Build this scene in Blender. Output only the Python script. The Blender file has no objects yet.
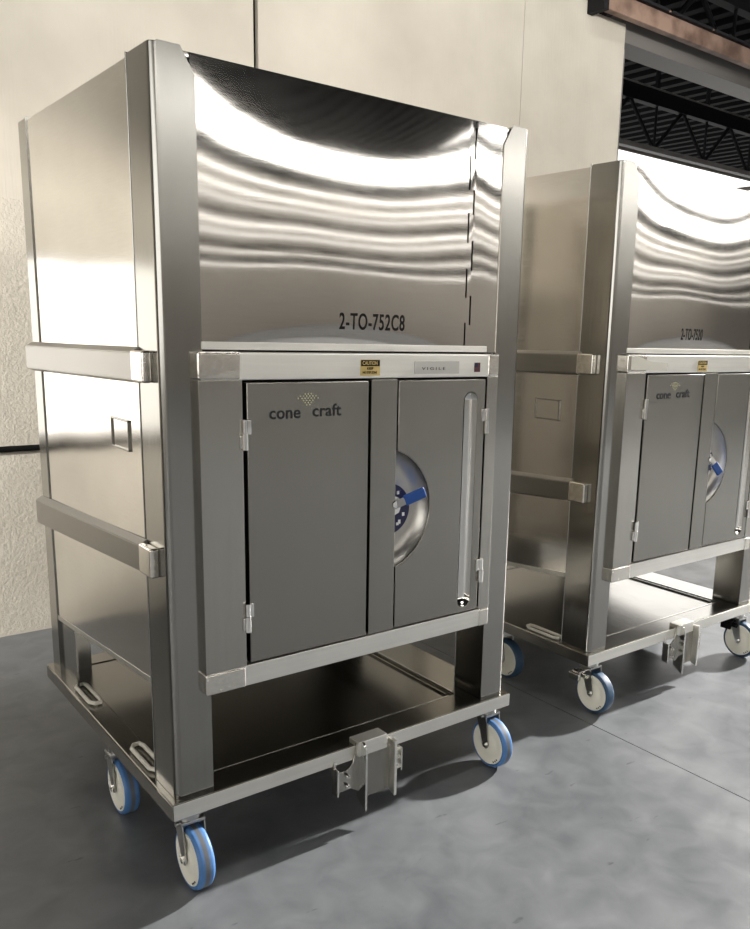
import bpy, bmesh, math, random
from mathutils import Vector, Matrix
random.seed(4)
PI = math.pi
C = bpy.context.scene.collection
ZB = 0.255                       # height of the carriage deck above the floor
sc = bpy.context.scene

# ------------------------------------------------------------------ materials
def newmat(name):
    m = bpy.data.materials.new(name); m.use_nodes = True
    nt = m.node_tree
    b = nt.nodes['Principled BSDF']
    return m, nt, b

def N(nt, t, **kw):
    n = nt.nodes.new(t)
    for k, v in kw.items(): setattr(n, k, v)
    return n

def plain(name, col, rough=.5, metal=0, emit=None, es=0, coat=0):
    m, nt, b = newmat(name)
    b.inputs['Base Color'].default_value = (*col, 1)
    b.inputs['Roughness'].default_value = rough
    b.inputs['Metallic'].default_value = metal
    if coat: b.inputs['Coat Weight'].default_value = coat
    if emit:
        b.inputs['Emission Color'].default_value = (*emit, 1)
        b.inputs['Emission Strength'].default_value = es
    return m

def steel(name, col, r0, r1, scale=(2, 2, 60), bump=.02, wave=0, aniso=0, tint=.06, smudge=.0):
    """brushed stainless sheet; scale stretches the grain"""
    m, nt, b = newmat(name)
    tc = N(nt, 'ShaderNodeTexCoord')
    mp = N(nt, 'ShaderNodeMapping'); mp.inputs['Scale'].default_value = scale
    nt.links.new(tc.outputs['Object'], mp.inputs['Vector'])
    n1 = N(nt, 'ShaderNodeTexNoise'); n1.inputs['Scale'].default_value = 6; n1.inputs['Detail'].default_value = 4
    nt.links.new(mp.outputs[0], n1.inputs['Vector'])
    n2 = N(nt, 'ShaderNodeTexNoise'); n2.inputs['Scale'].default_value = 5; n2.inputs['Detail'].default_value = 3
    nt.links.new(tc.outputs['Object'], n2.inputs['Vector'])
    mr = N(nt, 'ShaderNodeMapRange'); mr.inputs['From Min'].default_value = .3; mr.inputs['From Max'].default_value = .7
    mr.inputs['To Min'].default_value = r0; mr.inputs['To Max'].default_value = r1
    mx = N(nt, 'ShaderNodeMath', operation='ADD'); 
    h1 = N(nt, 'ShaderNodeMath', operation='MULTIPLY'); h1.inputs[1].default_value = .5
    h2 = N(nt, 'ShaderNodeMath', operation='MULTIPLY'); h2.inputs[1].default_value = .5
    nt.links.new(n1.outputs['Fac'], h1.inputs[0]); nt.links.new(n2.outputs['Fac'], h2.inputs[0])
    nt.links.new(h1.outputs[0], mx.inputs[0]); nt.links.new(h2.outputs[0], mx.inputs[1])
    nt.links.new(mx.outputs[0], mr.inputs['Value']); nt.links.new(mr.outputs[0], b.inputs['Roughness'])
    cr = N(nt, 'ShaderNodeMapRange'); cr.inputs['From Min'].default_value = .3; cr.inputs['From Max'].default_value = .7
    cr.inputs['To Min'].default_value = 1 - tint; cr.inputs['To Max'].default_value = 1 + tint
    nt.links.new(mx.outputs[0], cr.inputs['Value'])
    vm = N(nt, 'ShaderNodeVectorMath', operation='SCALE'); vm.inputs[0].default_value = col
    nt.links.new(cr.outputs[0], vm.inputs['Scale']); nt.links.new(vm.outputs[0], b.inputs['Base Color'])
    b.inputs['Metallic'].default_value = 1
    if aniso:
        b.inputs['Anisotropic'].default_value = aniso
        tg = N(nt, 'ShaderNodeTangent', direction_type='RADIAL', axis='Z'); nt.links.new(tg.outputs[0], b.inputs['Tangent'])
    if wave:
        n3 = N(nt, 'ShaderNodeTexNoise'); n3.inputs['Scale'].default_value = 2.2; n3.inputs['Detail'].default_value = 0
        nt.links.new(tc.outputs['Object'], n3.inputs['Vector'])
        bp0 = N(nt, 'ShaderNodeBump'); bp0.inputs['Distance'].default_value = wave; bp0.inputs['Strength'].default_value = 1
        nt.links.new(n3.outputs['Fac'], bp0.inputs['Height'])
    bp = N(nt, 'ShaderNodeBump'); bp.inputs['Strength'].default_value = bump; bp.inputs['Distance'].default_value = .002
    nt.links.new(n1.outputs['Fac'], bp.inputs['Height'])
    if wave: nt.links.new(bp0.outputs[0], bp.inputs['Normal'])
    nt.links.new(bp.outputs[0], b.inputs['Normal'])
    return m

M = {}
SC = (.66, .635, .595)
M['mirror'] = steel('polished_sheet_steel', SC, .035, .065, (2, 2, 50), .003, wave=.005)
M['side'] = steel('satin_sheet_steel', (.72, .695, .655), .10, .16, (2, 2, 40), .01, wave=.006)
M['post'] = steel('brushed_post_steel', (.33,.323,.30), .14, .2, (16, 16, .6), .0, wave=.003, tint=.05)
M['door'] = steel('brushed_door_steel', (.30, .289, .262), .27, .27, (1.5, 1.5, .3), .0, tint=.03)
M['frame'] = steel('brushed_frame_steel', (.84, .825, .77), .32, .38, (.6, 16, 16), .0)
M['stile'] = steel('brushed_stile_steel', (.44, .425, .39), .18, .24, (16, 16, .6), .0, tint=.06)
M['dish'] = steel('spun_dish_steel', (.5, .485, .45), .34, .42, (8, 8, 8), .0)
M['cast'] = steel('ground_weld_steel', (.74, .71, .65), .12, .3, (14, 14, 14), .3, tint=.12)
M['rail'] = steel('brushed_rail_steel', (.27, .262, .242), .3, .36, (16, .6, 16), .0)
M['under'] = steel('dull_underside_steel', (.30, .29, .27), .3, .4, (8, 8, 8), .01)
M['deck'] = steel('deck_steel', (.38, .37, .345), .16, .26, (20, 2, 20), .02)
M['bright'] = plain('bright_steel', (.78, .77, .74), .12, 1)
M['zinc'] = plain('zinc_plated_steel', (.5, .5, .49), .28, 1)
M['black'] = plain('black_paint', (.006, .006, .006), .7)
M['ink'] = plain('black_ink', (.012, .011, .01), .6)
M['dark'] = plain('dark_interior', (.012, .012, .012), .8)
M['cream'] = plain('cream_nylon', (.88, .86, .75), .42)
M['blue_tread'] = None
M['blue'] = plain('blue_lever_coating', (.015, .075, .30), .4)
M['navy'] = plain('navy_disc', (.004, .006, .05), .4)
M['white'] = plain('white_marking', (.8, .8, .8), .5)
M['yellow'] = plain('yellow_label', (.62, .46, .16), .5)
M['ivory'] = plain('ivory_handle', (.72, .69, .60), .4)
M['gold'] = plain('pale_yellow_ink', (.62, .60, .35), .5)
M['paper'] = plain('silver_label', (.55, .54, .50), .45)
M['tape'] = plain('masking_tape', (.60, .58, .50), .6)
M['maroon'] = plain('maroon_print', (.10, .02, .03), .5)
M['logo'] = plain('grey_logo_ink', (.03, .032, .035), .5)

def tread_mat():
    m, nt, b = newmat('blue_rubber_tread')
    tc = N(nt, 'ShaderNodeTexCoord'); sx = N(nt, 'ShaderNodeSeparateXYZ')
    nt.links.new(tc.outputs['Object'], sx.inputs[0])
    ab = N(nt, 'ShaderNodeMath', operation='ABSOLUTE'); nt.links.new(sx.outputs['X'], ab.inputs[0])
    rp = N(nt, 'ShaderNodeValToRGB'); rp.color_ramp.elements[0].position = .006; rp.color_ramp.elements[0].color = (.13, .14, .15, 1)
    rp.color_ramp.elements[1].position = .0085; rp.color_ramp.elements[1].color = (.085, .23, .52, 1)
    nt.links.new(ab.outputs[0], rp.inputs[0])
    ns = N(nt, 'ShaderNodeTexNoise'); ns.inputs['Scale'].default_value = 40
    nt.links.new(tc.outputs['Object'], ns.inputs['Vector'])
    mix = N(nt, 'ShaderNodeMix', data_type='RGBA', blend_type='MULTIPLY'); mix.inputs['Factor'].default_value = .35
    nt.links.new(rp.outputs[0], mix.inputs['A']); nt.links.new(ns.outputs['Fac'], mix.inputs['B'])
    nt.links.new(mix.outputs['Result'], b.inputs['Base Color']); b.inputs['Roughness'].default_value = .5
    return m
M['blue_tread'] = tread_mat()
M['dark_tread'] = plain('dark_blue_tread', (.03, .07, .13), .5)

def wall_mat():
    m, nt, b = newmat('painted_concrete_wall')
    tc = N(nt, 'ShaderNodeTexCoord'); sx = N(nt, 'ShaderNodeSeparateXYZ'); nt.links.new(tc.outputs['Object'], sx.inputs[0])
    n0 = N(nt, 'ShaderNodeTexNoise'); n0.inputs['Scale'].default_value = 1.6; n0.inputs['Detail'].default_value = 5
    n1 = N(nt, 'ShaderNodeTexNoise'); n1.inputs['Scale'].default_value = 55; n1.inputs['Detail'].default_value = 6; n1.inputs['Roughness'].default_value = .65
    mp = N(nt, 'ShaderNodeMapping'); mp.inputs['Scale'].default_value = (60, 60, 3)
    n2 = N(nt, 'ShaderNodeTexNoise'); n2.inputs['Scale'].default_value = 1.6; n2.inputs['Detail'].default_value = 6
    nt.links.new(tc.outputs['Object'], n0.inputs[0]); nt.links.new(tc.outputs['Object'], n1.inputs[0])
    nt.links.new(tc.outputs['Object'], mp.inputs[0]); nt.links.new(mp.outputs[0], n2.inputs[0])
    cr = N(nt, 'ShaderNodeValToRGB')
    cr.color_ramp.elements[0].position = .3; cr.color_ramp.elements[0].color = (.42, .385, .325, 1)
    cr.color_ramp.elements[1].position = .7; cr.color_ramp.elements[1].color = (.56, .525, .455, 1)
    nt.links.new(n0.outputs['Fac'], cr.inputs[0])
    # two finishes: coarse roller stucco low down, thin brushed paint above
    st = N(nt, 'ShaderNodeMath', operation='LESS_THAN'); st.inputs[1].default_value = 1.96
    nt.links.new(sx.outputs['Z'], st.inputs[0])
    n4 = N(nt, 'ShaderNodeTexVoronoi'); n4.inputs['Scale'].default_value = 9
    nt.links.new(tc.outputs['Object'], n4.inputs['Vector'])
    sp = N(nt, 'ShaderNodeMapRange'); sp.inputs['From Min'].default_value = .0; sp.inputs['From Max'].default_value = .02
    sp.inputs['To Min'].default_value = .75; sp.inputs['To Max'].default_value = 1
    nt.links.new(n4.outputs['Distance'], sp.inputs['Value'])
    mc = N(nt, 'ShaderNodeMix', data_type='RGBA', blend_type='MULTIPLY'); mc.inputs['Factor'].default_value = 1
    nt.links.new(cr.outputs[0], mc.inputs['A']); nt.links.new(sp.outputs[0], mc.inputs['B'])
    nt.links.new(mc.outputs['Result'], b.inputs['Base Color'])
    b.inputs['Roughness'].default_value = .7
    bm_ = N(nt, 'ShaderNodeMix'); nt.links.new(st.outputs[0], bm_.inputs['Factor'])
    nt.links.new(n2.outputs['Fac'], bm_.inputs['A']); nt.links.new(n1.outputs['Fac'], bm_.inputs['B'])
    sm = N(nt, 'ShaderNodeMapRange'); sm.inputs['To Min'].default_value = .12; sm.inputs['To Max'].default_value = .55
    nt.links.new(st.outputs[0], sm.inputs['Value'])
    bp = N(nt, 'ShaderNodeBump'); bp.inputs['Distance'].default_value = .012
    nt.links.new(sm.outputs[0], bp.inputs['Strength'])
    nt.links.new(bm_.outputs['Result'], bp.inputs['Height']); nt.links.new(bp.outputs[0], b.inputs['Normal'])
    return m
M['wall'] = wall_mat()

def floor_mat():
    m, nt, b = newmat('sealed_concrete_floor')
    tc = N(nt, 'ShaderNodeTexCoord')
    a = N(nt, 'ShaderNodeTexNoise'); a.inputs['Scale'].default_value = 1.7; a.inputs['Detail'].default_value = 8; a.inputs['Roughness'].default_value = .6
    c = N(nt, 'ShaderNodeTexNoise'); c.inputs['Scale'].default_value = 9; c.inputs['Detail'].default_value = 6; c.inputs['Distortion'].default_value = .6
    nt.links.new(tc.outputs['Object'], a.inputs[0]); nt.links.new(tc.outputs['Object'], c.inputs[0])
    ad = N(nt, 'ShaderNodeMath', operation='ADD'); nt.links.new(a.outputs['Fac'], ad.inputs[0]); nt.links.new(c.outputs['Fac'], ad.inputs[1])
    cr = N(nt, 'ShaderNodeValToRGB'); e = cr.color_ramp.elements
    e[0].position = .36; e[0].color = (.092, .099, .107, 1); e[1].position = .64; e[1].color = (.158, .166, .174, 1)
    hf = N(nt, 'ShaderNodeMath', operation='MULTIPLY'); hf.inputs[1].default_value = .5
    nt.links.new(ad.outputs[0], hf.inputs[0]); nt.links.new(hf.outputs[0], cr.inputs[0])
    # small dark scuffs
    mp = N(nt, 'ShaderNodeMapping'); mp.inputs['Scale'].default_value = (5, 16, 1); mp.inputs['Rotation'].default_value = (0, 0, .9)
    v = N(nt, 'ShaderNodeTexNoise'); v.inputs['Scale'].default_value = 2.0; v.inputs['Detail'].default_value = 3
    nt.links.new(tc.outputs['Object'], mp.inputs[0]); nt.links.new(mp.outputs[0], v.inputs[0])
    vr = N(nt, 'ShaderNodeMapRange'); vr.inputs['From Min'].default_value = .70; vr.inputs['From Max'].default_value = .76
    vr.inputs['To Min'].default_value = 1; vr.inputs['To Max'].default_value = .55
    nt.links.new(v.outputs['Fac'], vr.inputs['Value'])
    mx = N(nt, 'ShaderNodeMix', data_type='RGBA', blend_type='MULTIPLY'); mx.inputs['Factor'].default_value = 1
    nt.links.new(cr.outputs[0], mx.inputs['A']); nt.links.new(vr.outputs[0], mx.inputs['B'])
    nt.links.new(mx.outputs['Result'], b.inputs['Base Color'])
    rr = N(nt, 'ShaderNodeMapRange'); rr.inputs['From Min'].default_value = .35; rr.inputs['From Max'].default_value = .65
    rr.inputs['To Min'].default_value = .28; rr.inputs['To Max'].default_value = .5
    nt.links.new(a.outputs['Fac'], rr.inputs['Value']); nt.links.new(rr.outputs[0], b.inputs['Roughness'])
    bp = N(nt, 'ShaderNodeBump'); bp.inputs['Strength'].default_value = .08; bp.inputs['Distance'].default_value = .01
    nt.links.new(c.outputs['Fac'], bp.inputs['Height']); nt.links.new(bp.outputs[0], b.inputs['Normal'])
    return m
M['floor'] = floor_mat()

def beam_mat():
    m, nt, b = newmat('rust_primer_steel')
    tc = N(nt, 'ShaderNodeTexCoord'); a = N(nt, 'ShaderNodeTexNoise'); a.inputs['Scale'].default_value = 5; a.inputs['Detail'].default_value = 6
    nt.links.new(tc.outputs['Object'], a.inputs[0])
    cr = N(nt, 'ShaderNodeValToRGB'); e = cr.color_ramp.elements
    e[0].position = .35; e[0].color = (.12, .07, .05, 1); e[1].position = .6; e[1].color = (.30, .20, .15, 1)
    nt.links.new(a.outputs['Fac'], cr.inputs[0]); nt.links.new(cr.outputs[0], b.inputs['Base Color']); b.inputs['Roughness'].default_value = .7
    return m
M['beam'] = beam_mat()
M['roof'] = plain('dark_painted_roof_deck', (.005, .005, .0055), .8)
M['truss'] = plain('dark_truss_paint', (.018, .018, .02), .6)
M['truss_edge'] = plain('pale_truss_flange', (.2, .19, .18), .5)
M['lintel'] = plain('grey_lintel_paint', (.16, .15, .14), .7)
M['hallwall'] = plain('hall_wall_paint', (.22, .205, .185), .8)
M['darkwall'] = plain('hall_dark_cladding', (.008, .008, .008), .8)
M['daylight'] = plain('daylight_glazing', (.8, .8, .8), .4, emit=(1, .97, .92), es=4.5)
M['daylight_soft'] = plain('translucent_cladding', (.8, .8, .8), .4, emit=(1, .975, .94), es=1.6)  # also carried by the added glow panels on roof and left wall
M['deck_glow'] = plain('added_deck_glow', (.8, .8, .8), .4, emit=(1, .975, .94), es=2.3)
M['patch'] = plain('added_glow_pane', (.8, .8, .78), .4, emit=(1, .94, .85), es=1.25)
M['tube'] = plain('fluorescent_tube', (.9, .9, .9), .4, emit=(1, .98, .95), es=9)
M['glow_strip'] = plain('narrow_glow_strip', (.7,.7,.7), .4, emit=(1,.97,.92), es=1.7)
M['glow_strip_dim'] = plain('dim_glow_strip', (.7,.7,.7), .4, emit=(1,.95,.88), es=.45)
M['girt'] = plain('girt_light_grey', (.55, .53, .5), .6)

for k_ in ('roof', 'darkwall', 'truss', 'ink', 'black', 'logo'):
    M[k_].node_tree.nodes['Principled BSDF'].inputs['Specular IOR Level'].default_value = .08
# ------------------------------------------------------------------ mesh helpers
def finish(name, bm, mat, parent=None, off=(0, 0, 0), smooth=True, origin=None):
    if off != (0, 0, 0): bmesh.ops.translate(bm, verts=bm.verts, vec=off)
    if origin: bmesh.ops.translate(bm, verts=bm.verts, vec=[-c for c in origin])
    bmesh.ops.recalc_face_normals(bm, faces=bm.faces)
    me = bpy.data.meshes.new(name); bm.to_mesh(me); bm.free()
    for p in me.polygons: p.use_smooth = smooth
    if smooth: me.set_sharp_from_angle(angle=math.radians(40))
    me.materials.append(mat if not isinstance(mat, str) else M[mat])
    o = bpy.data.objects.new(name, me); C.objects.link(o)
    if parent: o.parent = parent
    if origin: o.location = origin
    if smooth:
        wn = o.modifiers.new('weighted', 'WEIGHTED_NORMAL'); wn.weight = 100; wn.keep_sharp = True
    return o

def box(bm, a, b, bev=0, seg=2):
    a, b = Vector(a), Vector(b)
    lo = Vector((min(a.x, b.x), min(a.y, b.y), min(a.z, b.z))); hi = Vector((max(a.x, b.x), max(a.y, b.y), max(a.z, b.z)))
    r = bmesh.ops.create_cube(bm, size=1); vs = r['verts']
    for v in vs: v.co = Vector([(lo[i] + hi[i]) / 2 + v.co[i] * (hi[i] - lo[i]) for i in range(3)])
    if bev:
        es = list({e for v in vs for e in v.link_edges})
        bmesh.ops.bevel(bm, geom=es, offset=bev, segments=seg, affect='EDGES', profile=.5)

def prism(bm, pts, axis, lo, hi):
    """extrude closed 2D polygon along an axis (x,y,z)"""
    def P(u, v, w):
        return {'x': (w, u, v), 'y': (u, w, v), 'z': (u, v, w)}[axis]
    A = [bm.verts.new(P(u, v, lo)) for u, v in pts]; B = [bm.verts.new(P(u, v, hi)) for u, v in pts]
    bm.faces.new(A); bm.faces.new(B[::-1]); n = len(pts)
    for i in range(n): bm.faces.new((A[i], A[(i+1) % n], B[(i+1) % n], B[i]))
    return A, B

def cyl(bm, p0, p1, r, r2=None, n=20):
    p0, p1 = Vector(p0), Vector(p1); d = p1 - p0
    q = Vector((0, 0, 1)).rotation_difference(d)
    mt = Matrix.Translation((p0 + p1) / 2) @ q.to_matrix().to_4x4()
    bmesh.ops.create_cone(bm, cap_ends=True, segments=n, radius1=r, radius2=r if r2 is None else r2, depth=d.length, matrix=mt)

def lathe_x(bm, prof, n=48):
    """revolve (x, r) profile about X"""
    rings = []
    for x, r in prof:
        rings.append([bm.verts.new((x, r*math.cos(2*PI*i/n), r*math.sin(2*PI*i/n))) for i in range(n)])
    for a, b in zip(rings, rings[1:]):
        for i in range(n): bm.faces.new((a[i], a[(i+1) % n], b[(i+1) % n], b[i]))
    bm.faces.new(rings[0]); bm.faces.new(rings[-1][::-1])

def tube(bm, pts, r, closed=False, n=8):
    k = len(pts); pts = [Vector(p) for p in pts]; rings = []
    for i, p in enumerate(pts):
        a = pts[(i-1) % k] if closed or i else p; b = pts[(i+1) % k] if closed or i < k-1 else p
        t = (b - a).normalized(); u = t.cross(Vector((0, 0, 1)))
        if u.length < .01: u = t.cross(Vector((1, 0, 0)))
        u.normalize(); w = t.cross(u)
        rings.append([bm.verts.new(p + r*(u*math.cos(2*PI*j/n) + w*math.sin(2*PI*j/n))) for j in range(n)])
    for i in range(k if closed else k-1):
        a, b = rings[i], rings[(i+1) % k]
        for j in range(n): bm.faces.new((a[j], a[(j+1) % n], b[(j+1) % n], b[j]))
    if not closed: bm.faces.new(rings[0][::-1]); bm.faces.new(rings[-1])

def plate2d(name, loops, yfront, thick, bev, mat, parent, smooth=False):
    """flat plate in the XZ plane with holes; loops = lists of (x,z), front face at yfront"""
    cu = bpy.data.curves.new(name, 'CURVE'); cu.dimensions = '2D'; cu.fill_mode = 'BOTH'
    for L in loops:
        s = cu.splines.new('POLY'); s.points.add(len(L)-1)
        for p, (x, z) in zip(s.points, L): p.co = (x, z + ZB, 0, 1)
        s.use_cyclic_u = True
    cu.extrude = thick/2 - bev; cu.bevel_depth = bev; cu.bevel_resolution = 2; cu.offset = -bev
    t = bpy.data.objects.new('tmp', cu)
    C.objects.link(t); bpy.context.view_layer.update()
    me = bpy.data.meshes.new_from_object(t); me.name = name
    bpy.data.objects.remove(t); bpy.data.curves.remove(cu)
    me.transform(Matrix.Translation((0, yfront + thick/2, 0)) @ Matrix.Rotation(PI/2, 4, 'X'))
    me.materials.clear(); me.materials.append(M[mat])
    for p in me.polygons: p.use_smooth = True
    me.set_sharp_from_angle(angle=math.radians(50))
    o = bpy.data.objects.new(name, me); C.objects.link(o); o.parent = parent
    wn = o.modifiers.new('weighted', 'WEIGHTED_NORMAL'); wn.weight = 100; wn.keep_sharp = True
    return o

def text(name, s, size, xs, x, y, z, mat, parent, bold=0, space=1.0, depth=.0004, tiltz=0):
    cu = bpy.data.curves.new(name, 'FONT'); cu.body = s; cu.size = size; cu.extrude = depth; cu.offset = bold; cu.space_character = space
    t = bpy.data.objects.new('tmp', cu); C.objects.link(t); bpy.context.view_layer.update()
    me = bpy.data.meshes.new_from_object(t); me.name = name
    bpy.data.objects.remove(t); bpy.data.curves.remove(cu)
    me.transform(Matrix.Translation((x, y, z + ZB)) @ Matrix.Rotation(tiltz, 4, 'Y') @ Matrix.Rotation(PI/2, 4, 'X') @ Matrix.Diagonal((xs, 1, 1, 1)))
    me.materials.clear(); me.materials.append(M[mat])
    o = bpy.data.objects.new(name, me); C.objects.link(o); o.parent = parent
    return o

def empty(name, loc):
    o = bpy.data.objects.new(name, None); C.objects.link(o); o.location = loc; o.empty_display_size = .1
    return o

def tag(o, label, cat, group=None):
    o['label'] = label; o['category'] = cat
    if group: o['group'] = group
    return o

def struct(name, bm, mat, smooth=False):
    o = finish(name, bm, mat, smooth=smooth); o['kind'] = 'structure'; return o

Z3 = (0, 0, ZB)
W, D, H = 1.153, 1.108, 1.80

# ------------------------------------------------------------------ caster
def make_caster(root, x, y, mats, brake=False, swing=1):
    """x = left face of wheel, y = wheel centre"""
    r, w = .084, .046
    cx = x + w/2; cz = r
    bm = bmesh.new()                                  # fork with mounting plate and swivel race
    py = y + .03*swing
    top = ZB - .045
    pc = max(cx, .03); box(bm, (pc-.036, py-.036, top-.006), (pc+.036, py+.036, top), .002)
    cyl(bm, (cx, py, top-.024), (cx, py, top-.006), .030)
    box(bm, (cx-w/2-.010, py-.030, top-.032), (cx+w/2+.010, py+.030, top-.022), .003)
    for s in (-1, 1):
        xa = cx + s*(w/2 + .005); xb = cx + s*(w/2 + .0085)
        A, B = prism(bm, [(py-.026, top-.026), (py+.026, top-.026), (y+.014, cz), (y+.008, cz-.012), (y, cz-.015), (y-.008, cz-.012), (y-.014, cz)], 'x', xa, xb)
    fork = finish('caster', bm, 'zinc', root)
    bm = bmesh.new()                                  # cream wheel disc
    lathe_x(bm, [(-w/2, .012), (-w/2, .030), (-w/2+.004, .036), (-w/2+.004, .052), (-w/2, .058), (-w/2, .0705), (-w/2+.003, .0725), (w/2-.003, .0725),
                 (w/2, .0705), (w/2, .058), (w/2-.004, .052), (w/2-.004, .036), (w/2, .030), (w/2, .012)])
    finish('wheel', bm, 'cream', fork, origin=None).location = (cx, y, cz)
    bm = bmesh.new()
    prof = [(-w/2+.0015, .0728), (-w/2+.001, .0775), (-w/2+.005, .082), (-w/2+.011, r), (w/2-.011, r), (w/2-.005, .082), (w/2-.001, .0775), (w/2-.0015, .0728)]
    n = 48; rings = [[bm.verts.new((px, pr*math.cos(2*PI*i/n), pr*math.sin(2*PI*i/n))) for i in range(n)] for px, pr in prof]
    for k in range(len(rings)):
        a, b = rings[k], rings[(k+1) % len(rings)]
        for i in range(n): bm.faces.new((a[i], a[(i+1) % n], b[(i+1) % n], b[i]))
    finish('tyre', bm, mats, fork).location = (cx, y, cz)
    bm = bmesh.new()
    cyl(bm, (cx-w/2-.016, y, cz), (cx+w/2+.016, y, cz), .0045, n=12)
    for s in (-1, 1): cyl(bm, (cx+s*(w/2+.0085), y, cz), (cx+s*(w/2+.0145), y, cz), .009, n=6)
    finish('axle_bolt', bm, 'bright', fork)
    bm = bmesh.new()                                  # moulded mark on the wheel face
    for k in range(3):
        a = -.9 + k*.16
        p = Vector((cx-w/2-.0006, y + .064*math.sin(a), cz - .064*math.cos(a)))
        box(bm, p - Vector((.0004, .003, .002)), p + Vector((.0004, .003, .002)))
    finish('wheel_marking', bm, 'ink', fork)
    if brake:
        bm = bmesh.new()
        box(bm, (cx-w/2-.060, py-.014, top-.040), (cx-w/2-.004, py+.020, top-.032), .003)
        box(bm, (cx-w/2-.074, py-.022, top-.064), (cx-w/2-.056, py+.028, top-.036), .004)
        cyl(bm, (cx-w/2-.034, py-.034, top-.048), (cx-w/2-.034, py+.034, top-.048), .011, n=14)
        finish('brake_pedal', bm, brake, fork)
    else:
        bm = bmesh.new()
        cyl(bm, (cx-w/2-.02, py-.01, top-.030), (cx+w/2+.012, py-.01, top-.030), .006, n=10)
        finish('swivel_lock', bm, 'zinc', fork)
    return fork

# ------------------------------------------------------------------ the bin on its carriage
def make_bin(name, number, nx, variant):
    R = empty(name, (0, 0, 0))
    # --- corner posts
    def post(x0, x1, y0, y1, outer, cham):
        bm = bmesh.new()
        # polygon in XZ with chamfered inner top corner
        if cham == 'r': poly = [(x0, 0), (x1, 0), (x1, H-.055), (x1-.032, H), (x0, H)]
        else: poly = [(x0, 0), (x1, 0), (x1, H), (x0+.032, H), (x0, H-.055)]
        prism(bm, poly, 'y', y0, y1)
        ox, oy = outer
        es = [e for e in bm.edges if all(abs(v.co.x-ox) < 1e-5 and abs(v.co.y-oy) < 1e-5 for v in e.verts)]
        bmesh.ops.bevel(bm, geom=es, offset=.018, segments=6, affect='EDGES', profile=.5)
        es = [e for e in bm.edges if e.is_manifold and e.calc_face_angle(0) > 1.0]
        bmesh.ops.bevel(bm, geom=es, offset=.0022, segments=2, affect='EDGES', profile=.5)
        return finish('corner_post', bm, 'post', R, Z3)
    post(0, .100, 0, .140, (0, 0), 'r')
    post(W-.100, W, 0, .140, (W, 0), 'l')
    post(0, .100, D-.105, D, (0, D), 'r')
    post(W-.100, W, D-.105, D, (W, D), 'l')
    for sx in (0, 1):                                 # wider gusset at the foot of the rear posts
        bm = bmesh.new(); x = .006 if sx == 0 else W-.012
        prism(bm, [(D-.27, 0), (D-.105, 0), (D-.105, .26), (D-.27, .26)], 'x', x, x+.006)
        finish('gusset_plate', bm, 'post', R, Z3)
    # --- pillowed upper front panel with staggered slots
    bm = bmesh.new()
    xs = [.092 + (.918-.092)*i/30 for i in range(31)] + [.9225, .9285, .9405, .9465, .952, .975, 1.0, 1.03, 1.062]
    slA = [(1.688, 1.773), (1.537, 1.606), (1.381, 1.465), (1.225, 1.309)]
    slB = [(1.604, 1.698), (1.458, 1.541), (1.303, 1.385), (1.150, 1.231)]
    zc = sorted({1.145, 1.793} | {z for s in slA+slB for z in s})
    zs = [zc[0]]
    for a in zc[1:]:
        n_ = max(1, round((a-zs[-1])/.025)); b0 = zs[-1]
        zs += [b0+(a-b0)*(k+1)/n_ for k in range(n_)]
    def bulge(x, z):
        if x > .945: 
            return -.0005 - .0012*math.sin(PI*min(1, (x-.945)/.115))*math.sin(PI*(z-1.145)/.648)
        u = min(1, max(0, (x-.092)/.853)); v = (z-1.145)/.648
        return -.0085*math.sin(PI*u**.9)*math.sin(PI*v**.65) - .0005*math.sin(PI*u)*math.sin(3.0*PI*v+.4)
    grid = [[bm.verts.new((x, .004 + bulge(x, z), z)) for x in xs] for z in zs]
    for i in range(len(zs)-1):
        for j in range(len(xs)-1):
            xm = (xs[j]+xs[j+1])/2; zm = (zs[i]+zs[i+1])/2
            if .9405 < xm < .9465 and any(a < zm < b for a, b in slA): continue
            if .9225 < xm < .9285 and any(a < zm < b for a, b in slB): continue
            bm.faces.new((grid[i][j], grid[i][j+1], grid[i+1][j+1], grid[i+1][j]))
    fp = finish('front_panel', bm, 'mirror', R, Z3)
    bm = bmesh.new(); box(bm, (.10, .028, .30), (W-.10, .034, 1.78)); finish('slot_shade_sheet', bm, 'dark', R, Z3)  # black sheet stands for the unlit hollow behind the slots
    bm = bmesh.new(); box(bm, (.100, -.003, 1.146), (1.012, .012, 1.164), .0015); finish('panel_hem', bm, 'frame', R, Z3)
    # --- side panels, with a slightly sloping lower edge
    def side(x0, s):
        bm = bmesh.new(); n = 24
        rows = []
        for i in range(n+1):
            y = .135 + (D-.10-.135)*i/n
            zb = .285 - .075*(y-.135)/.87
            row = []
            for k in range(n+1):
                z = zb + (1.792-zb)*k/n
                u, v = i/n, k/n
                row.append(bm.verts.new((x0 + s*(.0015 - .003*math.sin(PI*u)*math.sin(PI*v)), y, z)))
            rows.append(row)
        for i in range(n):
            for k in range(n): bm.faces.new((rows[i][k], rows[i+1][k], rows[i+1][k+1], rows[i][k+1]))
        o = finish('side_panel', bm, 'side', R, Z3)
        bm = bmesh.new()                              # folded lower flange
        prism(bm, [(.135, .273), (D-.10, .198), (D-.10, .214), (.135, .289)], 'x', x0+s*.001, x0+s*.03)
        finish('panel_flange', bm, 'frame', R, Z3)
        return o
    side(0, 1); side(W, -1)
    bm = bmesh.new(); box(bm, (.09, D-.012, .21), (W-.09, D-.004, 1.79)); finish('back_panel', bm, 'side', R, Z3)
    bm = bmesh.new(); box(bm, (.006, .006, 1.782), (W-.006, D-.006, 1.7935), .001); finish('top_panel', bm, 'side', R, Z3)
    # hopper underside with a curved belly
    bm = bmesh.new(); n = 20; rows = []
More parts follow.
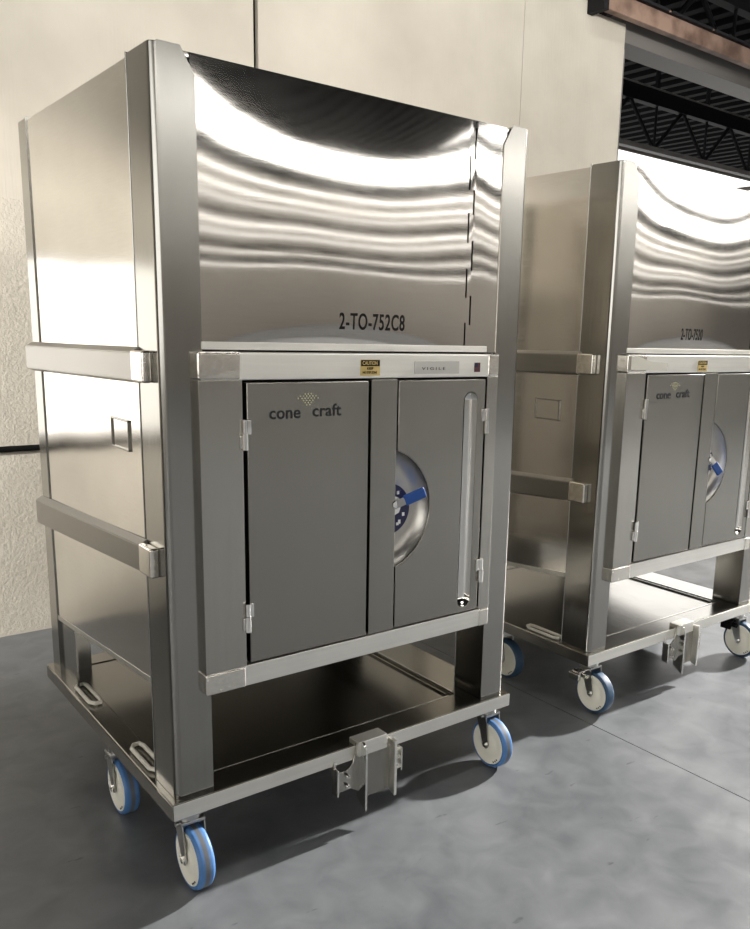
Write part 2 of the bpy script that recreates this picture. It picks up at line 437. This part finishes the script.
    for i in range(n+1):
        x = .09 + (W-.18)*i/n; dip = .038*math.sin(PI*i/n)**.7
        rows.append([bm.verts.new((x, .012, .30)), bm.verts.new((x, .012, .302-dip)), bm.verts.new((x, .05, .288-dip)), bm.verts.new((x, D-.05, .208-dip*.6)), bm.verts.new((x, D-.012, .26))])
    for a, b in zip(rows, rows[1:]):
        for k in range(4): bm.faces.new((a[k], a[k+1], b[k+1], b[k]))
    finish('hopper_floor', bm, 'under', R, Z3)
    # --- door surround
    yo = -.05
    bm = bmesh.new()
    fx0, fx1, ix0, ix1 = .068, 1.020, .180, .975
    fz0, fz1, iz0, iz1 = .290, 1.141, .347, 1.075
    box(bm, (fx0+.006, yo, iz1), (fx1-.006, .0, fz1), .004); finish('head_rail', bm, 'frame', R, Z3)
    bm = bmesh.new(); box(bm, (fx0+.006, yo, fz0), (fx1-.006, .0, iz0), .004); finish('sill_rail', bm, 'frame', R, Z3)
    for x0, x1 in ((fx0, ix0), (ix1, fx1)):
        bm = bmesh.new(); box(bm, (x0, yo-.001, iz0-.003), (x1, -.001, iz1+.003), .004)
        finish('stile', bm, 'stile', R, Z3)
    bm = bmesh.new(); box(bm, (.10, -.007, .30), (1.0, -.003, 1.10)); finish('door_shade_sheet', bm, 'dark', R, Z3)  # black sheet: shade in the door gaps put into its colour
    for x0, x1 in ((fx0-.001, ix0-.004), (ix1+.002, fx1+.001)):
        for z0, z1 in ((fz0-.001, iz0-.002), (iz1+.002, fz1+.0015)):
            bm = bmesh.new(); box(bm, (x0, yo-.003, z0), (x1, -.002, z1), .006, 3)
            finish('corner_casting', bm, 'cast', R, Z3)
    # --- doors
    ld = plate2d('door', [[(.190, .352), (.547, .352), (.547, 1.069), (.190, 1.069)]], yo-.002, .026, .0025, 'door', R)
    cxx, czz, RR = .590, .706, .176
    a0 = math.acos((.647-cxx)/RR)
    arc = [(cxx+RR*math.cos(a), czz+RR*math.sin(a)) for a in [a0 - 2*a0*i/40 for i in range(41)]]   # top to bottom, bulging right
    outer = [(.647, .352), (.968, .352), (.968, 1.069), (.647, 1.069)] + arc
    sx, sr = .912, .026
    st = [(sx+sr*math.cos(a), 1.006+sr*math.sin(a)) for a in [PI*i/14 for i in range(15)]] + \
         [(sx+sr*math.cos(a), .394+sr*math.sin(a)) for a in [PI+PI*i/14 for i in range(15)]]
    rd = plate2d('door', [outer, st], yo-.002, .026, .0025, 'door', R)
    bm = bmesh.new()                                  # recessed grip trough
    prof = [(1.0, -.001), (.985, .006), (.92, .014), (.75, .021), (.45, .026), (0.03, .028)]
    rings = []
    for f, dpt in prof:
        rr = (sr-.0015)*f
        rings.append([bm.verts.new((sx+rr*math.cos(a), yo-.001+dpt, (1.006 if i < 15 else .394)+rr*math.sin(a))) for i, a in enumerate([PI*k/14 for k in range(15)]+[PI+PI*k/14 for k in range(15)])])
    for a, b in zip(rings, rings[1:]):
        for i in range(30): bm.faces.new((a[i], a[(i+1) % 30], b[(i+1) % 30], b[i]))
    bm.faces.new(rings[-1])
    finish('grip_recess', bm, 'bright', rd, Z3)
    # mullion
    bm = bmesh.new(); box(bm, (.554, yo-.004, .350), (.641, -.006, 1.0735), .003); finish('centre_mullion', bm, 'door', R, Z3)
    # dish behind the mullion, open to the right
    bm = bmesh.new(); rings = []
    for f, dpt in ((1.0, .0), (.985, .008), (.94, .022), (.86, .032), (.76, .036), (.0, .037)):
        rings.append([bm.verts.new((cxx+.012+(RR-.013)*f*math.cos(a), yo+.001+dpt, czz+(RR-.002)*f*math.sin(a))) for a in [-PI/2+PI*i/40 for i in range(41)]])
    for a, b in zip(rings, rings[1:]):
        for i in range(40):
            try: bm.faces.new((a[i], a[i+1], b[i+1], b[i]))
            except ValueError: pass
    bmesh.ops.remove_doubles(bm, verts=bm.verts, dist=1e-6)
    finish('handle_dish', bm, 'dish', rd, Z3)
    # valve disc with lever
    bm = bmesh.new(); vx, vz = .628, .706
    cyl(bm, (vx, yo+.034, vz), (vx, yo+.012, vz), .074 if variant == 0 else .060, n=40)
    vd = finish('valve_disc', bm, 'navy', R, Z3)
    bm = bmesh.new(); cyl(bm, (vx+.006, yo+.012, vz+.012), (vx+.006, yo-.002, vz+.012), .030, n=8)
    cyl(bm, (vx+.012, yo-.002, vz+.016), (vx+.012, yo-.007, vz+.016), .010, n=6)
    finish('valve_hub', bm, 'bright', vd, Z3)
    bm = bmesh.new()
    for a, l in ((-.35, .010), (-.8, .012), (-.95, .008), (.95, .01)):
        p = Vector((vx+.056*math.cos(a), yo+.0115, vz+.056*math.sin(a)))
        bm.free(); bm = bmesh.new(); box(bm, p-Vector((.004, .0006, l/2)), p+Vector((.004, .0006, l/2))); finish('disc_marking', bm, 'white', vd, Z3); bm = bmesh.new()
    bm.free()
    bm = bmesh.new()
    ang = .42 if variant == 0 else -1.0
    base = Vector((vx+.02, yo-.004, vz+.016)); dr = Vector((math.cos(ang), -.35, math.sin(ang))).normalized()
    L = .088 if variant == 0 else .075
    box(bm, (.022, -.006, -.016), (L, .006, .016), .005, 3)
    q = Vector((1, 0, 0)).rotation_difference(dr)
    bmesh.ops.transform(bm, matrix=Matrix.Translation(base) @ q.to_matrix().to_4x4(), verts=bm.verts)
    bl = finish('lever', bm, 'blue', vd, Z3)
    bm = bmesh.new(); box(bm, (-.012, -.004, -.011), (.026, .004, .011), .002)
    bmesh.ops.transform(bm, matrix=Matrix.Translation(base) @ q.to_matrix().to_4x4(), verts=bm.verts)
    finish('lever_shank', bm, 'zinc', vd, Z3)
    # hinges
    for door, x, d in ((ld, .181, 1), (rd, .9735, -1)):
        for z in (.907, .440):
            bm = bmesh.new()
            cyl(bm, (x, yo-.008, z), (x, yo-.008, z+.040), .0085, n=14)
            cyl(bm, (x, yo-.008, z+.041), (x, yo-.008, z+.074), .0065, n=14)
            box(bm, (x, yo-.007, z+.036), (x+d*.018, yo-.001, z+.074), .002)
            box(bm, (x-d*.012, yo-.006, z+.002), (x, yo-.001, z+.036), .002)
            finish('hinge', bm, 'bright', door, Z3)
    # the whole door assembly sits 2.5 cm proud of the posts and is 965 mm wide
    grp = ('head_rail', 'sill_rail', 'stile', 'door_shade_sheet', 'corner_casting', 'door', 'grip_recess', 'centre_mullion', 'handle_dish', 'valve_disc', 'valve_hub', 'disc_marking', 'lever', 'lever_shank', 'hinge', 'logo_lettering', 'logo_dots', 'warning_label', 'label_header', 'label_header_text', 'label_text', 'silver_label', 'sticker', 'sticker_corner', 'masking_tape')
    def fit_doors():
        k = 1.0134
        mt = Matrix.Translation((.0101, .0255, -.0162+ZB)) @ Matrix.Diagonal((k, 1, k, 1)) @ Matrix.Translation((0, 0, -ZB))
        done = set()
        for o in R.children_recursive:
            if o.type == 'MESH' and o.name.split('.')[0] in grp and o.data.name not in done:
                done.add(o.data.name); o.data.transform(mt)
    # --- side rails (bumpers)
    for s in (0,):
        for z0, z1, r0, r1 in ((1.068, 1.137, 1.045, 1.120), (.588, .658, .525, .607)):
            bm = bmesh.new()
            xo = -.022; xi = .001
            A = [(xi, .130, z0-.010), (xo, .130, z0), (xo, .130, z1-.004), (xi, .130, z1+.010)]
            B = [(xi, D-.012, r0-.010), (xo, D-.012, r0), (xo, D-.012, r1-.004), (xi, D-.012, r1+.010)]
            va = [bm.verts.new(p) for p in A]; vb = [bm.verts.new(p) for p in B]
            bm.faces.new(va); bm.faces.new(vb[::-1])
            for i in range(4): bm.faces.new((va[i], va[(i+1) % 4], vb[(i+1) % 4], vb[i]))
            bmesh.ops.bevel(bm, geom=bm.edges[:], offset=.002, segments=2, affect='EDGES')
            rl = finish('side_rail', bm, 'rail', R, Z3)
            bm = bmesh.new(); box(bm, (xo-.001, .055, z0-.004), (xi, .134, z1+.002), .006, 3)
            finish('rail_end_cap', bm, 'cast', rl, Z3)
    # --- square card holder on the side
    bm = bmesh.new()
    y0, y1, z0, z1 = .222, .352, .878, .958
    for a, b in (((-.0045, y0, z0), (.003, y0+.005, z1)), ((-.0045, y1-.005, z0), (.003, y1, z1)), ((-.0045, y0, z1-.005), (.003, y1, z1)), ((-.0045, y0, z0), (.003, y1, z0+.005))): box(bm, a, b, .001)
    finish('card_holder', bm, 'door', R, Z3)
    # --- carriage
    e = .017
    bm = bmesh.new()
    x0, x1, y0, y1 = -e, W+e, -e, D+e
    for a, b in (((x0, y0, -.045), (x1, .085, 0)), ((x0, D-.07, -.045), (x1, y1, 0)), ((x0, .085, -.045), (.045, D-.07, 0)), ((1.012, .085, -.045), (x1, D-.07, 0))):
        box(bm, a, b)
    bmesh.ops.remove_doubles(bm, verts=bm.verts, dist=1e-6)
    outer_e = [ed for ed in bm.edges if all(v.co.z > -.001 for v in ed.verts) and (all(abs(v.co.x-x0) < 1e-5 for v in ed.verts) or all(abs(v.co.x-x1) < 1e-5 for v in ed.verts) or all(abs(v.co.y-y0) < 1e-5 for v in ed.verts) or all(abs(v.co.y-y1) < 1e-5 for v in ed.verts))]
    outer_e += [ed for ed in bm.edges if abs(ed.verts[0].co.z-ed.verts[1].co.z) > .02 and any(abs(ed.verts[0].co.x-a) < 1e-5 and abs(ed.verts[0].co.y-b) < 1e-5 for a in (x0, x1) for b in (y0, y1))]
    bmesh.ops.bevel(bm, geom=outer_e, offset=.003, segments=2, affect='EDGES')
    car = finish('carriage_frame', bm, 'deck', R, Z3)
    bm = bmesh.new(); box(bm, (x0+.002, y0-.0018, -.044), (x1-.002, y0+.001, -.0015), .0012); finish('skirt_light_face', bm, 'frame', R, Z3)  # pale plate added: light on the skirt's front face put into its colour
    bm = bmesh.new()                                  # drip tray set in the frame
    box(bm, (.048, .089, -.010), (.985, D-.074, -.003), .001)
    box(bm, (.978, .100, -.004), (.984, D-.09, .004), .001)
    finish('drip_tray', bm, 'deck', R, Z3)
    bm = bmesh.new(); box(bm, (.046, .0845, -.006), (.985, .0885, .0015), .0006); finish('tray_lip', bm, 'bright', R, Z3)
    bm = bmesh.new()
    box(bm, (.986, .10, -.020), (1.011, D-.09, -.014)); finish('drain_channel', bm, 'dark' if variant else 'bright', R, Z3)
    bm = bmesh.new(); box(bm, (1.008, .10, -.004), (1.013, D-.09, .004), .001); finish('channel_lip', bm, 'bright', R, Z3)
    if variant:
        bm = bmesh.new()
        bm.free()
        for k in range(24):
            bm = bmesh.new(); box(bm, (.986, .14+k*.035, -.013), (1.010, .152+k*.035, -.008)); finish('grate_bar', bm, 'zinc', R, Z3)
    for yc in (.255, .77):                            # ivory pull loops
        bm = bmesh.new(); hw, hl, c = .017, .088, .02
        pts = [(.018-hw+c*.6, yc-hl), (.018+hw-c*.3, yc-hl), (.018+hw, yc-hl+c), (.018+hw, yc+hl-c), (.018+hw-c*.3, yc+hl), (.018-hw+c*.6, yc+hl), (.018-hw, yc+hl-c), (.018-hw, yc-hl+c)]
        tube(bm, [(x, y, .009) for x, y in pts], .0065, True)
        finish('pull_loop', bm, 'ivory', R, Z3)
    # --- docking bracket on the front skirt
    yf = -e
    bm = bmesh.new()
    box(bm, (.535, yf-.022, -.030), (.640, .012, .016), .003)          # saddle over the frame
    br = finish('docking_bracket', bm, 'frame', R, Z3)
    bm = bmesh.new(); box(bm, (.553, yf-.014, -.172), (.655, yf-.008, -.028), .001); finish('channel_plate', bm, 'door', br, Z3)
    bm = bmesh.new()
    prism(bm, [(yf, .012), (yf-.030, .016), (yf-.046, -.004), (yf-.046, -.196), (yf, -.168)], 'x', .545, .552); finish('channel_flange', bm, 'bright', br, Z3)
    bm = bmesh.new()
    prism(bm, [(yf, -.008), (yf-.040, -.006), (yf-.040, -.186), (yf, -.172)], 'x', .655, .664); finish('channel_flange', bm, 'frame', br, Z3)
    o = plate2d('ear_plate', [[(.462, -.060), (.468, -.066), (.505, -.066), (.525, -.050), (.533, -.020), (.535, .010), (.550, .010), (.550, -.15), (.52, -.130), (.462, -.130)]], yf-.010, .006, .001, 'stile', br)
    bm = bmesh.new(); box(bm, (.458, yf-.030, -.130), (.464, yf, -.048), .001); finish('ear_lip', bm, 'bright', br, Z3); bm = bmesh.new(); box(bm, (.690, yf-.026, -.120), (.695, yf, -.045), .001); finish('ear_lip', bm, 'bright', br, Z3)
    bm = bmesh.new(); box(bm, (.664, yf-.010, -.120), (.692, yf-.004, -.050), .001); finish('ear_plate', bm, 'frame', br, Z3)
    for x, z in ((.503, -.082), (.503, -.114), (.678, -.072), (.678, -.100)):
        bm = bmesh.new(); cyl(bm, (x, yf-.010, z), (x, yf-.018, z), .0075, n=6); cyl(bm, (x, yf-.018, z), (x, yf-.026, z), .004, n=10)
        finish('bolt', bm, 'bright', br, Z3)
    bm = bmesh.new(); cyl(bm, (.462, yf-.008, -.050), (.462, yf-.008, -.028), .005, .002, n=8); finish('guide_pin', bm, 'bright', br, Z3); bm = bmesh.new(); cyl(bm, (.680, yf-.006, -.05), (.680, yf-.006, -.014), .006, .002, n=8); finish('guide_pin', bm, 'bright', br, Z3)
    # --- casters
    tm = 'blue_tread' if variant == 0 else 'dark_tread'
    fx = .02 if variant == 0 else .035
    make_caster(R, fx, -.005 if variant == 0 else .0, tm, brake='bright' if variant else None)
    make_caster(R, 1.09 if variant == 0 else 1.065, .0 if variant == 0 else -.01, tm, brake='black' if variant else None)
    make_caster(R, -.008, .455, tm)
    make_caster(R, .96, .455, tm)
    make_caster(R, .30, 1.0, tm); make_caster(R, W-.35, 1.0, tm)
    # --- lettering and labels
    yb = -.012
    idn = text('identification_number', number, .060, nx[1], nx[0], 0, nx[2], 'ink', R, bold=.0009, space=1.12, depth=.0001)
    for v in idn.data.vertices: v.co.y += .004 + bulge(v.co.x, v.co.z-ZB) - .0006
    text('logo_lettering', 'cone', .044, 1.0, .249, yo-.0026, .979, 'logo', ld, bold=.0006, space=1.04)
    text('logo_lettering', 'craft', .044, 1.0, .372, yo-.0026, .981, 'logo', ld, bold=.0006, space=1.06)
    bm = bmesh.new()
    for row, xr in ((1.039, [-2, 0, 2]), (1.0335, [-5, -3, -1, 1, 3, 5]), (1.028, [-6.5, -4, -2, 0, 2, 4, 6.5]), (1.0225, [-3, -1, 1, 3]), (1.017, [-2, 0, 2]), (1.0115, [-1, 1])):
        for q in xr: cyl(bm, (.360+q*.0045, yo-.0018, row), (.360+q*.0045, yo-.0028, row), .0018, n=8)
    finish('logo_dots', bm, 'gold', ld, Z3)
    lx, lz = (.520, 1.083) if variant == 0 else (.500, 1.080)
    bm = bmesh.new(); box(bm, (lx, yo-.0016, lz), (lx+.062, yo-.0004, lz+.042)); lb = finish('warning_label', bm, 'yellow', R, Z3)
    bm = bmesh.new(); box(bm, (lx+.001, yo-.0022, lz+.025), (lx+.061, yo-.0015, lz+.041)); finish('label_header', bm, 'ink', lb, Z3)
    text('label_header_text', 'CAUTION', .0135, .80, lx+.005, yo-.0024, lz+.0285, 'yellow', lb, bold=.0002, depth=.0002)
    text('label_text', 'KEEP', .0085, 1.1, lx+.020, yo-.0019, lz+.0160, 'ink', lb, bold=.0003, depth=.0002)
    text('label_text', 'NO STEP ZONE', .0085, .78, lx+.006, yo-.0019, lz+.0055, 'ink', lb, bold=.0003, depth=.0002)
    if variant == 0:
        bm = bmesh.new(); box(bm, (.700, yo-.0014, 1.086), (.862, yo-.0004, 1.121)); pl = finish('silver_label', bm, 'paper', R, Z3)
        text('label_text', 'VIGILE', .011, 1.9, .725, yo-.0018, 1.097, 'ink', pl, space=1.5, depth=.0002)
        bm = bmesh.new(); box(bm, (.922, yo-.0014, 1.090), (.944, yo-.0004, 1.117), .0002); stk = finish('sticker', bm, 'maroon', R, Z3)
        bm = bmesh.new(); box(bm, (.923, yo-.0018, 1.104), (.934, yo-.0013, 1.116)); finish('sticker_corner', bm, 'navy', stk, Z3)
    else:
        bm = bmesh.new()
        prism(bm, [(.085, 1.088), (.30, 1.083), (.297, 1.095), (.303, 1.100), (.30, 1.112), (.20, 1.118), (.13, 1.134), (.085, 1.136)], 'y', yo-.0045, yo-.003)
        finish('masking_tape', bm, 'tape', R, Z3)
    fit_doors()
    return R

b1 = make_bin('wheeled_bin', '2-TO-752C8', (.483, .62, 1.203), 0)
tag(b1, 'large stainless steel bin on blue-treaded casters in the foreground, marked 2-TO-752C8', 'bin', 'wheeled stainless steel bins')
b2 = make_bin('wheeled_bin', '2-TO-7520', (.420, .47, 1.200), 1)
b2.location = (1.671, .07, 0)
tag(b2, 'stainless steel bin further back at the right, with masking tape on its door surround', 'bin', 'wheeled stainless steel bins')

# ------------------------------------------------------------------ the building
YW = 2.22; HC = 6.5
XL, XR, YB, YF = -7.0, 45.0, 14.0, -15.5
bm = bmesh.new(); box(bm, (XL, YF, -.1), (1.63, YB, 0)); box(bm, (1.634, YF, -.1), (XR, YB, 0)); box(bm, (1.63, YF, -.1), (1.634, YB, -.006))
struct('floor', bm, 'floor')
# concrete back wall made of tilt-up panels, joint open
bm = bmesh.new()
box(bm, (XL, YW, 0), (1.391, YW+.22, HC)); box(bm, (1.416, YW, 0), (3.235, YW+.22, HC)); box(bm, (3.239, YW+.001, 0), (3.86, YW+.22, HC)); box(bm, (3.86, YW+.001, 0), (4.20, YW+.22, 3.55))
bw = struct('wall_back', bm, 'wall')
bm = bmesh.new(); box(bm, (1.391, YW+.03, 0), (1.416, YW+.2, HC)); box(bm, (3.235, YW+.003, 0), (3.239, YW+.2, HC)); struct('trim_1', bm, 'black')
bm = bmesh.new(); box(bm, (4.20, YW+.02, 0), (4.235, YW+.22, 3.4)); struct('trim_2', bm, 'lintel')
bm = bmesh.new(); box(bm, (4.2, YW+.03, 3.45), (XR, YW+.25, 3.63)); struct('trim_3', bm, 'lintel')
# black conduit on the wall
bm = bmesh.new(); cyl(bm, (XL, YW-.0135, .878), (1.3, YW-.0135, .878), .014, n=12)
for x in (-4.5, -2.5, -.8, .75): box(bm, (x, YW-.03, .862), (x+.025, YW, .894), .002)
tag(finish('conduit', bm, 'black'), 'thin black horizontal conduit on the beige wall left of the foreground bin', 'conduit')
# overhead door track beam
bt = empty('track_beam', (3.8, YW-.12, 3.45)); ofs = (-3.8, -(YW-.12), -3.45)
bm = bmesh.new(); box(bm, (3.85, YW-.14, 3.53), (XR-.5, YW-.08, 3.645), .004); finish('beam', bm, 'beam', bt, ofs)
bm = bmesh.new(); box(bm, (3.84, YW-.17, 3.645), (XR-.5, YW-.06, 3.665), .003); finish('flange', bm, 'truss', bt, ofs)
bm = bmesh.new(); box(bm, (3.80, YW-.145, 3.52), (3.85, YW, 3.80), .003); finish('bracket', bm, 'truss', bt, ofs)
for k in range(10):
    bm = bmesh.new(); x = 4.45 + k*.52; cyl(bm, (x, YW-.165, 3.655), (x, YW-.185, 3.655), .012, n=6); finish('bolt', bm, 'bright', bt, ofs)
tag(bt, 'rust-brown overhead track beam across the top of the wall opening', 'beam')
# roof deck with ribs along Y
bm = bmesh.new(); prof = []; x = XL; p = .45
while x < XR-.01:
    prof += [(x, HC), (x+.16, HC), (x+.20, HC+.08), (x+.41, HC+.08)]; x += p
prof += [(XR, HC+.07)]
lo = [bm.verts.new((a, YF, b)) for a, b in prof]; hi = [bm.verts.new((a, YB, b)) for a, b in prof]
for i in range(len(prof)-1): bm.faces.new((lo[i], lo[i+1], hi[i+1], hi[i]))
struct('ceiling', bm, 'roof')
def truss(y, zt, zb, label):
    r = empty('roof_truss', (0, y, zb)); of = (0, -y, -zb)
    bm = bmesh.new(); box(bm, (XL+.1, y-.07, zt-.24), (XR-.1, y+.07, zt)); finish('top_chord', bm, 'truss', r, of)
    bm = bmesh.new(); box(bm, (XL+.1, y-.09, zt), (XR-.1, y+.09, zt+.022)); finish('chord_flange', bm, 'truss_edge', r, of)
    bm = bmesh.new(); box(bm, (XL+.1, y-.07, zb-.05), (XR-.1, y+.07, zb+.03)); finish('bottom_chord', bm, 'truss_edge', r, of)
    bm = bmesh.new(); x = XL+.3; k = 0
    while x < XR-1.6:
        tube(bm, [(x, y, zt-.2), (x+.75, y, zb)], .035, n=6); tube(bm, [(x+.75, y, zb), (x+1.5, y, zt-.2)], .035, n=6)
        tube(bm, [(x+.75, y, zb), (x+.75, y, zt-.2)], .025, n=6); x += 1.5
    finish('web', bm, 'truss', r, of)
    bm = bmesh.new(); x = XL+1
    while x < XR: box(bm, (x, y-.03, zt+.02), (x+.06, y+.03, HC+.02)); x += 1.5; finish('hanger', bm, 'truss', r, of); bm = bmesh.new()
    bm.free()
    tag(r, label, 'truss', 'dark roof trusses')
truss(8.0, 5.60, 4.66, 'dark steel roof truss with a pale flange, just above the bright strip')
truss(4.6, 5.60, 4.66, 'dark steel roof truss above the brown track beam in the top right corner')
# far ends and sides of the hall
bm = bmesh.new(); box(bm, (XL-.2, YW+.22, 0), (XL, YB, HC)); box(bm, (XL-.2, YF, 0), (XL, YW+.22, HC)); struct('wall_left', bm, 'hallwall')
bm = bmesh.new(); box(bm, (XL+.01, -12.0, .9), (XL+.02, .6, 4.2)); struct('left_glow_panel', bm, 'daylight_soft')  # added glowing panel, out of view, for highlights on the post corners
bm = bmesh.new(); box(bm, (XR, YF, 0), (XR+.2, YB, HC+.1)); struct('wall_right', bm, 'hallwall')
bm = bmesh.new(); box(bm, (XL, YB+.02, 0), (XR, YB+.2, HC+.1)); struct('wall_far', bm, 'hallwall')
bm = bmesh.new(); box(bm, (5.5, YB, .2), (XR-.5, YB+.015, 6.38)); struct('window_1', bm, 'daylight_soft')
bm = bmesh.new(); box(bm, (8.0, 2.6, 0), (8.1, 6.6, 3.1)); struct('glow_panel_backing', bm, 'hallwall')  # added unseen wall that backs the glowing panel beside it
bm = bmesh.new(); box(bm, (7.98, 2.7, .3), (7.995, 6.5, 3.05)); struct('deck_glow_panel', bm, 'deck_glow')  # added glowing panel, out of view, to whiten the rear bin's deck
# wall behind the photographer, seen only in the steel: cladding, a window band and added glow strips
bm = bmesh.new(); box(bm, (XL, YF-.2, 0), (XR, YF, 5.1)); struct('wall_front', bm, 'hallwall')
bm = bmesh.new(); box(bm, (XL, YF-.2, 5.1), (XR, YF-.01, HC+.1)); struct('wall_front_upper', bm, 'darkwall')
bm = bmesh.new(); box(bm, (XL+.5, YF+.01, 5.46), (XR-.5, YF+.02, 6.24)); struct('window_2', bm, 'daylight')
bm = bmesh.new(); box(bm, (13.6, -15.3, HC-.03), (32, -9.5, HC-.01)); struct('ceiling_glow_panel', bm, 'daylight_soft')  # added glow overhead, out of view, whitens the front panels' upper right
bm = bmesh.new(); box(bm, (-1.0, YW-.012, .94), (-.20, YW-.004, 1.71)); struct('wall_glow_pane', bm, 'patch')  # added glowing pane, out of view, for the bright patch mirrored in the side
bm = bmesh.new()
for a, b in (((-1.03, 1.71), (-.17, 1.74)), ((-1.03, .91), (-.17, .94)), ((-1.03, .94), (-1.0, 1.71)), ((-.20, .94), (-.17, 1.71))): box(bm, (a[0], YW-.02, a[1]), (b[0], YW, b[1]))
struct('trim_5', bm, 'girt')
def strip(x0, x1, y, z, w, name, lab, energy=0):
    r = empty(name, ((x0+x1)/2, y, z)); of = (-(x0+x1)/2, -y, -z)
    bm = bmesh.new(); box(bm, (x0, y-w/2-.02, z+.03), (x1, y+w/2+.02, z+.08), .004); finish('housing', bm, 'girt', r, of)
    bm = bmesh.new(); box(bm, (x0+.02, y-w/2, z), (x1-.02, y+w/2, z+.03), .006); finish('diffuser', bm, 'tube', r, of)
    bm = bmesh.new()
    for x in (x0+.3, x1-.3): cyl(bm, (x, y, z+.08), (x, y, HC), .006, n=6)
    finish('hanger', bm, 'zinc', r, of)
    tag(r, lab, 'light', 'strip lights')
for z, h, m_ in ((4.85, .10, 'glow_strip'), (4.52, .08, 'glow_strip'), (4.27, .10, 'glow_strip_dim'), (4.02, .09, 'darkwall'), (3.80, .08, 'glow_strip'), (3.52, .12, 'glow_strip_dim'), (3.27, .09, 'darkwall'), (3.08, .045, 'glow_strip'), (2.86, .10, 'darkwall'), (2.70, .05, 'glow_strip')):
    bm = bmesh.new(); box(bm, (XL+.5, YF+.02, z), (XR-.5, YF+.06, z+h)); o = struct('reflection_strip', bm, m_)  # added glowing and dark strips: the bands mirrored in the front panels

def area(name, loc, rot, sx, sy, e, col=(1, .97, .93)):
    l = bpy.data.lights.new(name, 'AREA'); l.shape = 'RECTANGLE'; l.size = sx; l.size_y = sy; l.energy = e; l.color = col
    o = bpy.data.objects.new(name, l); C.objects.link(o); o.location = loc; o.rotation_euler = rot; return o
# high-bay lamp over the aisle at the right, an overhead lamp, and added fill lights
def spot(name, loc, aim, e, ang, blend, rad, col=(1, .97, .93)):
    l = bpy.data.lights.new(name, 'SPOT'); l.energy = e; l.spot_size = math.radians(ang); l.spot_blend = blend; l.shadow_soft_size = rad; l.color = col
    o = bpy.data.objects.new(name, l); C.objects.link(o); o.location = loc
    o.rotation_euler = (Vector(aim)-Vector(loc)).to_track_quat('-Z', 'Y').to_euler(); return o
spot('high_bay_lamp', (14.0, -.35, 6.2), (.5, -5.4, 0), 29000, 50, .25, .28)
area('overhead_light', (2.0, -.9, 6.0), (0, 0, 0), 6.0, .3, 80)
spot('wall_fill_spot', (-3.4, .9, 1.9), (-.1, 2.2, 1.15), 1250, 44, .6, .12, (1, .965, .915))  # added fill light, unseen, lifts the low left wall
spot('wall_fill_spot', (-1.5, -1.2, 3.5), (.9, 2.2, 2.9), 300, 60, .7, .15, (1, .96, .9))  # added spot, brightens the upper wall behind the near bin
spot('wall_fill_spot', (2.8, -3.5, 3.4), (2.7, 2.2, 3.1), 900, 62, .7, .15, (1, .96, .9))  # added spot to even out the wall above the bins at right
area('overhead_light', (8.0, -12.0, 6.2), (math.radians(-28), 0, 0), 34.0, .3, 1900)  # added unseen light that brightens the front wall mirrored in the panels
w = bpy.data.worlds.new('world'); sc.world = w; w.use_nodes = True
w.node_tree.nodes['Background'].inputs[0].default_value = (.8, .82, .85, 1); w.node_tree.nodes['Background'].inputs[1].default_value = .05

# ------------------------------------------------------------------ camera
yaw, pit, rol = .6921, .2059, .0315
f0 = Vector((math.sin(yaw)*math.cos(pit), math.cos(yaw)*math.cos(pit), -math.sin(pit)))
r_ = Vector((math.cos(yaw), -math.sin(yaw), 0)); u_ = r_.cross(f0)
r2 = math.cos(rol)*r_ + math.sin(rol)*u_; u2 = -math.sin(rol)*r_ + math.cos(rol)*u_
cam = bpy.data.cameras.new('camera'); co = bpy.data.objects.new('camera', cam); C.objects.link(co)
mw = Matrix((r2, u2, -f0)).transposed().to_4x4(); mw.translation = Vector((-.752, -1.9394, 1.2092+ZB)); co.matrix_world = mw
cam.sensor_fit = 'HORIZONTAL'; cam.sensor_width = 36; cam.lens = 846.54*36/750
cam.shift_x = -(441.74-375)/750; cam.shift_y = (506.48-464.5)/750
cam.clip_start = .05; cam.clip_end = 200
sc.camera = co
sc.view_settings.view_transform = 'Standard'; sc.view_settings.look = 'None'; sc.view_settings.gamma = 1; sc.view_settings.exposure = 0
